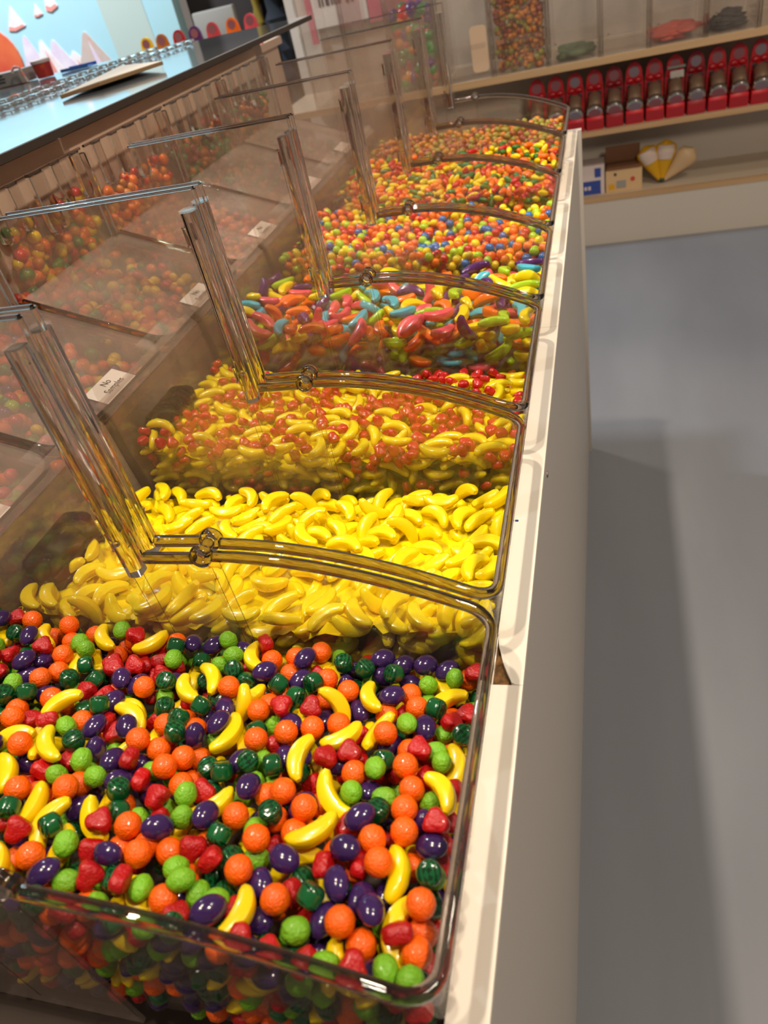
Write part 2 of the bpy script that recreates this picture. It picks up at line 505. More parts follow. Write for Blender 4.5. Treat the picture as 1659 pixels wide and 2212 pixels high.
def cone_pack(name, x, z0, lean, label, body, lab):
    c = empty(name, (x, 2.80, -0.6035), label, 'candy pack', 'cone packs on the lowest shelf')
    L, wd = 0.128, 0.036
    def tr(u, w, t):
        return (x + math.sin(lean) * w + math.cos(lean) * u, 2.79 + t, z0 + math.cos(lean) * w - math.sin(lean) * u)
    def blob(w0, w1, k, puff):
        V, F = [], []
        n = 9
        for i in range(n + 1):
            s_ = w0 + (w1 - w0) * i / n
            q = s_ / L
            half = max(0.004, wd * (0.14 + 0.86 * min(1, q / 0.72)) * (1 if q < 0.8 else math.sqrt(max(0.02, 1 - ((q - 0.8) / 0.2) ** 2))))
            for j in range(12):
                a = 2 * math.pi * j / 12
                V.append(tr(half * k * math.cos(a), s_, -puff + half * 0.55 * k * math.sin(a)))
        for i in range(n):
            for j in range(12):
                F.append((i * 12 + j, i * 12 + (j + 1) % 12, (i + 1) * 12 + (j + 1) % 12, (i + 1) * 12 + j))
        F += [tuple(range(12)), tuple(range(n * 12, n * 12 + 12))]
        return V, F
    obj('pack_body', blob(0, L, 1.0, 0), body, c, True)
    if lab:
        obj('pack_label', blob(L * 0.55, L * 0.90, 0.80, 0.008), lab, c, True)
    obj('pack_tip', lathe([(0.003, 0), (0.006, 0.006), (0.003, 0.014)], 10, tr(0, -0.006, 0)), 'pack_green', c, True)
cone_pack('cone_pack', 0.402, -0.590, -0.42, 'yellow cone candy pack leaning left beside the display carton', 'pack_yellow', 'pack_label')
cone_pack('cone_pack', 0.410, -0.590, 0.10, 'taller upright yellow cone candy pack with round label', 'pack_yellow', 'pack_label')
cone_pack('cone_pack', 0.418, -0.592, 0.80, 'tan cone pack leaning right of the yellow packs', 'pack_tan', None)

# red dispenser toys on the middle shelf
def dispenser(x, y, z0, sc, red, disc, label, tube=True, group='red candy dispensers on the middle shelf'):
    t = empty('candy_dispenser', (x, y, z0), label, 'dispenser', group)
    def P(a, b, c_): return (x + a * sc, y + b * sc, z0 + c_ * sc)
    def bx(a0, a1, b0, b1, c0, c1, bv=0.0):
        return box(x + a0 * sc, x + a1 * sc, y + b0 * sc, y + b1 * sc, z0 + c0 * sc, z0 + c1 * sc, bv * sc)
    if tube:
        obj('base_box', bx(-0.027, 0.027, -0.03, 0.06, 0, 0.040, 0.003), red, t, True)
        obj('front_face', bx(-0.024, 0.024, -0.0315, -0.0300, 0.004, 0.03), 'toy_red_dark', t)
        ax = (0, -0.80, -0.60)
        T0 = P(0, 0.020, 0.090)
        obj('tube', turned([(0.020 * sc, 0.0), (0.0215 * sc, 0.002 * sc), (0.0215 * sc, 0.056 * sc), (0.020 * sc, 0.058 * sc)], 20, T0, ax), 'tube_silver', t, True)
        cp = obj('cap', turned([(0.022 * sc, 0.052 * sc), (0.0262 * sc, 0.053 * sc), (0.0272 * sc, 0.060 * sc), (0.0250 * sc, 0.066 * sc), (0.0190 * sc, 0.0665 * sc)], 22, T0, ax), 'chrome', t, True)
        link('cap_face', mk('cap_face', *turned([(0.0185 * sc, 0.0660 * sc), (0.0185 * sc, 0.0680 * sc)], 20, T0, ax), disc), cp).matrix_parent_inverse = Matrix.Identity(4)
    n = 14
    pts = [(-0.027, 0.0), (0.027, 0.0), (0.029, 0.10 if tube else 0.05)]
    top = 0.10 if tube else 0.045
    rad = 0.029
    for i in range(n + 1):
        a = math.pi * i / n
        pts.append((rad * 0.86 * math.cos(a), top + 0.028 + rad * 1.25 * math.sin(a) * (1.0 if tube else 0.85)))
    pts.append((-0.029, top))
    yb = 0.045
    obj('backing_card', prism([(x + a * sc, z0 + b * sc) for a, b in pts], 1, y + yb * sc, y + (yb + 0.012) * sc), red, t)
    obj('round_badge', lathe([(0.0155 * sc, 0), (0.0155 * sc, 0.0015 * sc)], 18, P(0, yb - 0.0015, top + 0.036), 'y'), disc, t)
    if tube:
        for s_ in (-1, 1):
            obj('dark_leaf', lathe([(0.004 * sc, 0), (0.0085 * sc, 0.0008 * sc), (0.0085 * sc, 0.0016 * sc)], 10, P(0.014 * s_, yb - 0.002, 0.094), 'y'), 'toy_black', t)
        obj('bow', join(ball(P(-0.012, yb - 0.004, 0.112), 0.011 * sc, 2, (1.2, 0.4, 0.8)), ball(P(0.012, yb - 0.004, 0.112), 0.011 * sc, 2, (1.2, 0.4, 0.8)), ball(P(0, yb - 0.005, 0.080), 0.012 * sc, 2, (1.3, 0.4, 0.9))), red, t, True)
    return t
ORD = ['first', 'second', 'third', 'fourth', 'fifth', 'sixth', 'seventh', 'eighth', 'ninth', 'tenth', 'eleventh']
k = 0
for i in range(-2, 11):
    lb = 'red candy dispenser seen through clear bins beyond the counter end' if i < 0 else '%s red candy dispenser with chrome tube cap, counting rightward from counter end' % ORD[i]
    dispenser(0.130 + 0.0613 * i, 2.70, -0.370, 1.0, 'toy_red' if i not in (2, 6) else 'toy_red_dark', 'toy_disc' if i % 3 else 'toy_disc_grey', lb)
pt = empty('price_tag', (0.439, 2.66, -0.26), 'small white price tag strip in front of the red dispensers', 'price tag')
obj('tag_card', box(0.422, 0.462, 2.725, 2.727, -0.268, -0.248), 'sign_white', pt)
obj('tag_rail', box(0.413, 0.466, 2.724, 2.728, -0.241, -0.234), 'monitor_grey', pt)

# clear boxes on the upper shelf
XS = [-0.72, -0.575, -0.43, -0.275, -0.112, 0.058, 0.213, 0.352, 0.508, 0.648, 0.80]
def pieces(n, x0, x1, y0, y1, z0, z1, kinds, size, sc=(1, 1, 1), jit=0.4):
    V = []; F = []; MI = []
    for q in range(n):
        s_ = size * random.uniform(1 - jit, 1 + jit)
        v, fc = ball((random.uniform(x0, x1), random.uniform(y0, y1), random.uniform(z0, z1)), s_, 1 if size < 0.012 else 2, tuple(random.uniform(0.7, 1.3) * c_ for c_ in sc))
        nn = len(V); V += v; F += [tuple(a + nn for a in w) for w in fc]
        MI += [random.randrange(len(kinds))] * len(fc)
    return V, F, MI
def stuff(name, vfm, mats, label, cat):
    me = bpy.data.meshes.new(name)
    me.from_pydata([tuple(v) for v in vfm[0]], [], vfm[1])
    for m_ in mats: me.materials.append(MATS[m_])
    me.polygons.foreach_set('material_index', vfm[2])
    me.shade_smooth()
    return tag(link(name, me), label, cat, kind='stuff')
FILL = {2: ('dark green and red ball candies', ['c_leaf', 'c_red', 'c_violet', 'c_amber', 'c_leaf'], 0.16, 0.017, (1, 1, 1)),
        4: ('amber candy crumbs', ['c_amber', 'c_olive', 'c_brown', 'c_amber'], 0.2, 0.008, (1, 1, 1)),
        5: ('a thin layer of green gummies', ['gummy_green'], 0.02, 0.012, (1.6, 1, 0.6)),
        7: ('red gummy ribbons', ['gummy_red'], 0.028, 0.014, (2.2, 1, 0.5)),
        8: ('black licorice twists', ['gummy_black'], 0.03, 0.011, (2.6, 1, 0.6))}
WHAT = {0: 'empty clear candy box left of the others on the upper shelf', 1: 'clear candy box beside the box of dark green balls', 2: 'clear candy box of dark green and red balls', 3: 'clear candy box carrying a tan rounded plate',
        4: 'tall clear candy box full of amber crumbs', 5: 'clear candy box with a thin layer of green gummies', 6: 'empty clear candy box between green and red gummies', 7: 'clear candy box with a few red gummies', 8: 'clear candy box with black licorice', 9: 'empty clear candy box right of the black licorice'}
for i in range(10):
    x0, x1 = XS[i] + 0.004, XS[i + 1] - 0.004
    y0, y1, z0, z1 = 2.62, 2.90, -0.155, 0.16
    b = empty('candy_box', ((x0 + x1) / 2, 2.76, z0), WHAT[i], 'candy box', 'clear candy boxes on the upper shelf')
    t_ = 0.003
    obj('front_panel', box(x0, x1, y0, y0 + t_, z0, z1), 'acrylic_far', b)
    obj('back_panel', box(x0, x1, y1 - t_, y1, z0, z1), 'acrylic_far', b)
    for xa in (x0, x1 - t_):
        obj('side_panel', box(xa, xa + t_, y0 + t_, y1 - t_, z0, z1), 'acrylic_far', b)
    obj('bottom', box(x0 + t_, x1 - t_, y0 + t_, y1 - t_, z0, z0 + t_), 'acrylic_far', b)
    for xa in (x0, x1):
        obj('corner_bead', lathe([(0.004, 0), (0.004, z1 - z0)], 8, (xa, y0, z0)), 'acrylic_solid', b, True)
    obj('scoop_flap', box(x0 + 0.01, x1 - 0.01, y0 - 0.02, y0 - 0.0165, z0 + 0.085, z0 + 0.10, 0.001), 'acrylic_far', b)
    obj('flap_pin', ball(((x0 + 0.02), y0 - 0.012, z0 + 0.055), 0.004, 2), 'acrylic_solid', b, True)
    if i == 3:
        obj('rounded_plate', prism([(-0.148 + a, -0.072 + bq) for a, bq in rrect(0.052, 0.125, 0.012, 5)], 1, y0 - 0.012, y0 - 0.008), 'tan_plate', b)
    if i in FILL:
        nm, mats, hh, sz, sc = FILL[i]
        n = int(min(900, (x1 - x0) * 0.26 * hh / (sz ** 3 * 4.6)))
        if hh > 0.1:
            vf = join(box(x0 + 0.018, x1 - 0.018, y0 + 0.03, y1 - 0.02, z0 + 0.01, z0 + hh))
            vfm = pieces(900, x0 + sz + t_, x1 - sz - t_, y0 + sz + t_, y0 + 0.05, z0 + sz, z0 + hh + 0.06, mats, sz, sc)
        else:
            vfm = pieces(46, x0 + 0.03, x1 - 0.03, y0 + 0.02, y1 - 0.05, z0 + 0.006, z0 + hh, mats, sz, sc)
        stuff('box_candies', vfm, mats, nm + ' heaped inside a clear box on the upper shelf', 'candies')

# ------------------------------------------------------------------ far left: recess, sign, small dispensers
rk = empty('hanging_clothes', (-0.93, 3.10, -0.2), 'dark blue and mustard garments hanging in the wall recess', 'clothes')
obj('mustard_garment', join(sweep([(-1.02 + 0.012 * math.sin(q), 3.08 + 0.008 * math.cos(2 * q), 0.5 - 0.1 * q) for q in range(8)], rrect(0.06, 0.03, 0.012))), 'mustard_cloth', rk, True)
obj('dark_garment', join(sweep([(-0.945 + 0.010 * math.sin(1.3 * q), 3.07 + 0.008 * math.cos(2 * q), 0.5 - 0.1 * q) for q in range(8)], rrect(0.09, 0.04, 0.016))), 'dark_cloth', rk, True)
mo = empty('monitor', (-1.17, 3.0, 0.10), 'grey flat monitor in front of the dark wall recess', 'monitor')
obj('screen_back', box(-1.255, -1.085, 3.00, 3.03, 0.02, 0.176, 0.006), 'monitor_grey', mo, True)
obj('stand', box(-1.19, -1.15, 3.01, 3.03, -0.30, 0.02), 'dark_panel', mo)
sg = empty('shop_sign', (-0.7, 2.98, 0.0), 'white sign with cropped black lettering behind the bins', 'sign')
obj('sign_panel', box(-0.775, -0.575, 2.975, 2.985, 0.045, 0.40), 'sign_white', sg)
for i, (a, w) in enumerate(((-0.748, .007), (-0.736, .007), (-0.722, .016), (-0.702, .007), (-0.692, .010), (-0.678, .016), (-0.648, .016), (-0.628, .012))):
    obj('letter_stroke', box(a, a + w * 0.8, 2.973, 2.9749, 0.108 if i not in (6, 7) else 0.104, 0.165), 'ink', sg)
obj('pink_border', box(-0.80, -0.778, 2.975, 2.985, 0.0, 0.40), 'sign_pink', sg)
obj('pink_field', box(-0.572, -0.40, 2.975, 2.985, 0.03, 0.40), 'sign_pink', sg)
# counter that carries the small dispensers
dc = empty('side_counter', (-0.95, 2.32, ZF), 'low white side counter behind the island board', 'counter')
obj('counter_body', box(-1.25, -0.735, 2.22, 2.44, ZF, 0.065), 'spine_paint', dc)
obj('counter_top', box(-1.27, -0.725, 2.20, 2.46, 0.065, 0.085), 'spine_paint', dc)
for x_, cl, nm in ((-1.0925, 'c_banana', 'yellow'), (-1.040, 'c_amber', 'light orange leftmost'), (-0.982, 'c_red', 'red'), (-0.928, 'c_violet', 'purple'), (-0.870, 'c_rose', 'magenta'), (-0.806, 'c_tanger', 'bright orange'), (-0.748, 'c_pink', 'coral pink')):
    dispenser(x_, 2.27, 0.085, 0.76, cl, 'toy_disc', 'small %s round-topped dispenser in the row behind the grey board' % nm, False, 'coloured dispensers behind the board')

# ------------------------------------------------------------------ island: cabinet, ledge, spine, board
isl = empty('island_cabinet', (0.1, 0.6, ZF), 'long white island cabinet below the candy bins', 'cabinet')
obj('front_panel', box(XE - 0.016, XE, -0.6, YEND - 0.016, ZF, ZLEDGE - 0.004), 'cabinet_paint', isl)
obj('end_panel', box(-0.45, XE + 0.0065, YEND - 0.016, YEND, ZF, ZLEDGE), 'cabinet_paint', isl)
obj('inner_deck', box(-0.45, XE - 0.016, -0.6, YEND - 0.016, -0.19, -0.175), 'deck_dark', isl)
obj('ledge_core', box(0.1585, XE - 0.0004, -0.6, YEND - 0.016, ZLEDGE - 0.016, ZLEDGE - 0.001), 'chipboard', isl)
obj('ledge_paper', prism([(0.1583, -0.6), (XE, -0.6), (XE, 0.1768), (0.1594, 0.1762), (0.1583, 0.1762)], 2, ZLEDGE - 0.001, ZLEDGE), 'ledge_paper', isl)
obj('ledge_paper', prism([(0.1583, 0.1764), (0.1592, 0.1764), (0.1588, 0.2148), (0.1600, 0.203), (0.1640, 0.190), (0.1695, 0.1771), (XE, 0.1770), (XE, 0.62), (0.1583, 0.62)], 2, ZLEDGE - 0.001, ZLEDGE), 'ledge_paper', isl)
obj('ledge_paper', prism([(0.1583, 0.6204), (XE, 0.6204), (XE, YEND - 0.016), (0.1583, YEND - 0.016)], 2, ZLEDGE - 0.001, ZLEDGE), 'ledge_paper', isl)
# dog-eared edge of the torn paper
obj('torn_curl', ([(0.1583, 0.2148, ZLEDGE), (0.1601, 0.203, ZLEDGE + 0.0008), (0.1641, 0.190, ZLEDGE + 0.0016), (0.1697, 0.1771, ZLEDGE + 0.0012),
                   (0.1610, 0.206, ZLEDGE + 0.0002), (0.1660, 0.190, ZLEDGE + 0.0004), (0.1712, 0.1775, ZLEDGE + 0.0004)],
                  [(0, 1, 4), (1, 2, 5, 4), (2, 3, 6, 5)]), 'ledge_edge', isl)
sc_ = obj('screw', lathe([(0.0005, 0.0012), (0.0022, 0.001), (0.0026, 0.0)], 12, (XE, 0.395, -0.0975), 'x'), 'screw', isl)
cr = [(0.1535, 0.170), (0.1555, 0.166), (0.1560, 0.1595), (0.1550, 0.176), (0.1565, 0.136), (0.1560, 0.119), (0.158, 0.212), (0.157, 0.30), (0.1605, 0.318), (0.158, 0.088), (0.1565, 0.10)]
V, F, MI = [], [], []
for i, (a, b_) in enumerate(cr):
    v, fc = ball((a, b_, ZLEDGE + 0.0004), 0.0006 + 0.0005 * (i % 3 == 2), 1, (1.3, 0.9, 0.5))
    n = len(V); V += v; F += [tuple(q + n for q in w) for w in fc]; MI += [i % 2] * len(fc)
stuff('candy_crumbs', (V, F, MI), ['crumb_blue', 'c_brown'], 'tiny blue and brown candy crumbs scattered on the white ledge', 'crumbs')

sp = empty('island_spine', (-0.7, 0.5, -0.19), 'taupe core of the island behind the rear hoppers', 'partition')
obj('spine_body', join(box(-1.55, -0.452, -0.6, 1.60, ZF, 0.146), box(-0.452, -0.386, -0.6, 1.40, -0.170, 0.146)), 'spine_paint', sp)
bd = empty('steel_board', (-0.9, 0.6, 0.146), 'glossy grey board top of the island reflecting the blue mural', 'board')
obj('board_sheet', box(-1.60, -0.372, 0.755, 1.72, 0.1500, 0.1585, 0.0008), 'board_steel', bd)
obj('board_sheet', box(-1.60, -0.364, -0.5, 0.752, 0.1512, 0.1597, 0.0008), 'board_steel', bd)
obj('edge_strip', box(-0.3718, -0.3700, 0.755, 1.72, 0.1495, 0.1580), 'board_edge', bd)
obj('edge_strip', box(-0.3638, -0.3620, -0.5, 0.752, 0.1507, 0.1592), 'board_edge', bd)
for row in range(2):
    for i in range(26):
        y_ = 0.80 + 0.034 * i
        xx = -0.70 + 0.03 * (i / 26.0) - 0.09 * row + 0.04 * (i / 26.0) ** 2
        obj('comb_reflection', box(xx - 0.012, xx + 0.012, y_ - 0.012, y_ + 0.012, 0.1597, 0.167, 0.002, 1), 'acrylic_solid', bd)  # blocks added to imitate the comb pattern reflected in the glossy board
cdp = empty('cardboard_sheet', (-0.52, 1.15, 0.1597), 'off white cardboard sheet lying on the grey board', 'card')
def cardpoly(dz0, dz1):
    P = [(-0.5586, 1.0337), (-0.5081, 1.0669), (-0.4598, 1.1878), (-0.6344, 1.3564)]
    return P
obj('sheet_face', ([(x_, y_, z_ + 0.004 * (q in (1, 2))) for z_ in (0.1605, 0.1660) for q, (x_, y_) in enumerate(cardpoly(0, 0))],
    [(0, 1, 2, 3), (4, 5, 6, 7), (0, 1, 5, 4), (1, 2, 6, 5), (2, 3, 7, 6), (3, 0, 4, 7)]), 'card', cdp)
obj('corrugated_edge', sweep([(-0.5586, 1.0327, 0.1632), (-0.5081, 1.0657, 0.1665), (-0.4586, 1.1872, 0.1672)], rrect(0.0014, 0.0050, 0.0005)), 'card_edge', cdp)
# things at the far left end of the board
tb = empty('red_tub', (-0.985, 1.62, 0.1597), 'small red tub with white lid at the end of the board', 'tub')
obj('tub_body', lathe([(0.017, 0), (0.0185, 0.001), (0.0205, 0.027), (0.0195, 0.028)], 22, (-0.985, 1.62, 0.1597)), 'tub_red', tb, True)
obj('tub_lid', lathe([(0.0215, 0.0), (0.022, 0.001), (0.022, 0.006), (0.020, 0.0075)], 22, (-0.985, 1.62, 0.1878)), 'carton_white', tb, True)
bx_ = empty('small_carton', (-1.07, 1.60, 0.1597), 'grey brown carton with dark writing near the red tub', 'carton')
obj('carton_body', box(-1.13, -1.03, 1.59, 1.65, 0.1597, 0.186, 0.001), 'monitor_grey', bx_)
for i, w in enumerate((0.022, 0.030, 0.026)):
    obj('writing_line', box(-1.085 - w / 2, -1.085 + w / 2, 1.5885, 1.5902, 0.180 - 0.006 * i, 0.1825 - 0.006 * i), 'ink', bx_)
cn = empty('candy_cane', (-1.02, 1.605, 0.1597), 'pink and white striped candy cane hook beside the red tub', 'candy cane')
cpath = [(-1.018 + 0.012 * math.cos(a), 1.572, 0.183 + 0.010 * math.sin(a)) for a in np.linspace(math.pi, 0, 10)] + [(-1.004, 1.572, 0.172), (-1.001, 1.572, 0.162)]
for i in range(len(cpath) - 1):
    obj('cane_stripe', sweep([cpath[i], cpath[i + 1]], rrect(0.005, 0.005, 0.0024, 3), (0, 1, 0)), 'mural_pink' if i % 2 else 'carton_white', cn, True)
bs = empty('blue_tray', (-0.93, 1.66, 0.1597), 'thin blue plastic tray beside the red tub', 'tray')
obj('tray_floor', box(-0.958, -0.885, 1.64, 1.68, 0.1597, 0.1617), 'blue_plastic', bs)
obj('tray_rim', join(box(-0.958, -0.885, 1.64, 1.6425, 0.1617, 0.166), box(-0.958, -0.885, 1.6775, 1.68, 0.1617, 0.166)), 'blue_plastic', bs)

# ------------------------------------------------------------------ the seven clear bins
NAMES = ['nearest', 'second', 'third', 'fourth', 'fifth', 'sixth', 'seventh']
HOLD = ['mixed fruit shapes', 'plain yellow bananas', 'yellow bananas and red berries', 'bananas in six colours', 'small multicolour balls', 'long orange, yellow and green candies', 'amber crumbs']

def upath(y0, y1, ins, x_start=0.0, n=7, rad=0.014):
    rr = max(0.003, rad - ins * 0.6)
    xs, a, b_ = D - ins, y0 + ins, y1 - ins
    pts = [(x_start + (xs - rr - x_start) * i / 10.0, a) for i in range(10)]
    pts += [(xs - rr + rr * math.sin(t), a + rr - rr * math.cos(t)) for t in np.linspace(0, math.pi / 2, n)]
    pts += [(xs, a + rr + (b_ - a - 2 * rr) * i / 6.0) for i in range(1, 6)]
    pts += [(xs - rr + rr * math.cos(t), b_ - rr + rr * math.sin(t)) for t in np.linspace(0, math.pi / 2, n)]
    pts += [(xs - rr - (xs - rr - x_start) * i / 10.0, b_) for i in range(1, 11)]
    return pts

def ztop(x):
    return -DROP * (max(0.0, x) / D) ** 1.9

for bi in range(7):
    y0, y1 = YW[bi] + GAP / 2, YW[bi + 1] - GAP / 2
    b = empty('candy_bin', ((D + XB) / 2, (y0 + y1) / 2, ZBIN), '%s clear acrylic bin in the row, holding %s' % (NAMES[bi], HOLD[bi]), 'candy bin', 'clear acrylic bins along the counter')
    # front tray: walls with draft
    rings = [upath(y0, y1, 0.0), upath(y0, y1, 0.008), upath(y0, y1, 0.0103), upath(y0, y1, 0.0023)]
    n = len(rings[0])
    V = []
    for ri, rg in enumerate(rings):
        for j, (x_, y_) in enumerate(rg):
            z_ = ztop(rings[0][j][0]) if ri in (0, 3) else ZBIN
            V.append((x_, y_, z_))
    F = [(ri * n + j, ri * n + j + 1, ((ri + 1) % 4) * n + j + 1, ((ri + 1) % 4) * n + j) for ri in range(4) for j in range(n - 1)]
    F += [(0, n, 2 * n, 3 * n), (n - 1, 2 * n - 1, 3 * n - 1, 4 * n - 1)]
    obj('front_tray', (V, F), 'acrylic_tray', b, True)
    obj('tray_floor', box(XB, D - 0.011, y0 + 0.011, y1 - 0.011, ZBIN, ZBIN + 0.0025), 'acrylic', b)
    rp = [(x_, y_, ztop(x_) - 0.0012) for x_, y_ in upath(y0, y1, 0.0012, 0.006)]
    obj('rim', sweep(rp, rrect(0.0060, 0.0062, 0.0020, 3)), 'acrylic_rim', b, True)
    for s_, ya, ss in ((1, y0, 1), (-1, y1, -1)):
        prof = [(XB, ZBIN), (0.0, ZBIN), (0.0, 0.0), (-ACOL, 0.0), (-ACOL, HC), (XB, HC)]
        obj('side_panel', prism(prof, 1, ya, ya + ss * 0.0023), 'acrylic', b)
        obj('panel_edge', sweep([(-ACOL + 0.001, ya + ss * 0.0011, HC), (XB, ya + ss * 0.0011, HC)], rrect(0.0030, 0.0022, 0.0008)), 'acrylic_rim', b, True)
        # upright post: a hollow-looking channel made of two rounded bars and a web
        obj('post', prism([(-ACOL - 0.0055 + a, ya + ss * 0.0056 + q) for a, q in rrect(0.0100, 0.0105, 0.0032, 4)], 2, -0.010, HC - 0.013), 'acrylic_solid', b, True)
        obj('post_cap', prism([(-ACOL - 0.0055 + a, ya + ss * 0.0058 + q) for a, q in rrect(0.0112, 0.0116, 0.0036, 4)], 2, HC - 0.0128, HC - 0.0116), 'acrylic', b, True)
        obj('front_flange', prism([(-ACOL + 0.0012 + a, ya + ss * 0.0014 + q) for a, q in rrect(0.0024, 0.0034, 0.001, 2)], 2, 0.0, HC), 'acrylic_solid', b, True)
        obj('hinge_arm', sweep([(-ACOL + 0.002, ya + ss * 0.0032, -0.001), (-0.0062, ya + ss * 0.0032, -0.001)], rrect(0.0056, 0.0066, 0.0015)), 'acrylic_rim', b, True)
        ring = [(0.0040, -0.0028), (0.0064, -0.0030), (0.0070, -0.001), (0.0070, 0.001), (0.0064, 0.0030), (0.0040, 0.0028), (0.0036, 0.0), (0.0040, -0.0028)]
        v, fc = lathe(ring, 22, (0.0, ya + ss * 0.0030, 0.0005), 'y')
        obj('hinge_ring', (v, fc[:-2]), 'acrylic_rim', b, True)
        obj('hinge_pin', ball((0.0, ya - ss * 0.0012, 0.0005), 0.0036, 2), 'acrylic_solid', b, True)
        for zz in (HC - 0.030, 0.012):
            obj('locating_nub', box(-ACOL - 0.0150, -ACOL - 0.0125, ya + ss * 0.0015, ya + ss * 0.0044, zz - 0.006, zz + 0.006, 0.0009), 'acrylic_rim', b, True)
        obj('rivet', ball((-ACOL - 0.0040, ya + ss * 0.0112, 0.017), 0.0021, 2), 'acrylic_solid', b, True)
        for xx in (-ACOL - 0.016, 0.001):
            obj('mould_seam', box(xx - 0.00018, xx + 0.00018, min(ya - ss * 0.0003, ya), max(ya - ss * 0.0003, ya), ZBIN + 0.01, -0.012 if xx > -0.03 else HC - 0.035), 'acrylic_rim', b)
    # back lip with moulded finger pocket
    lip = [(XB + 0.012, ZBIN), (XB + 0.0143, ZBIN), (XB + 0.0043, -0.026), (XB - 0.006, -0.014), (XB - 0.008, -0.0155), (XB + 0.002, -0.0275)]
    obj('back_lip', prism(lip, 1, y0 + 0.0025, y1 - 0.0025), 'acrylic_cover', b)
    ym = y0 + 0.062
    obj('finger_pocket', box(XB + 0.006, XB + 0.034, ym - 0.030, ym + 0.036, -0.084, -0.048, 0.008, 4), 'acrylic_solid', b, 'all')

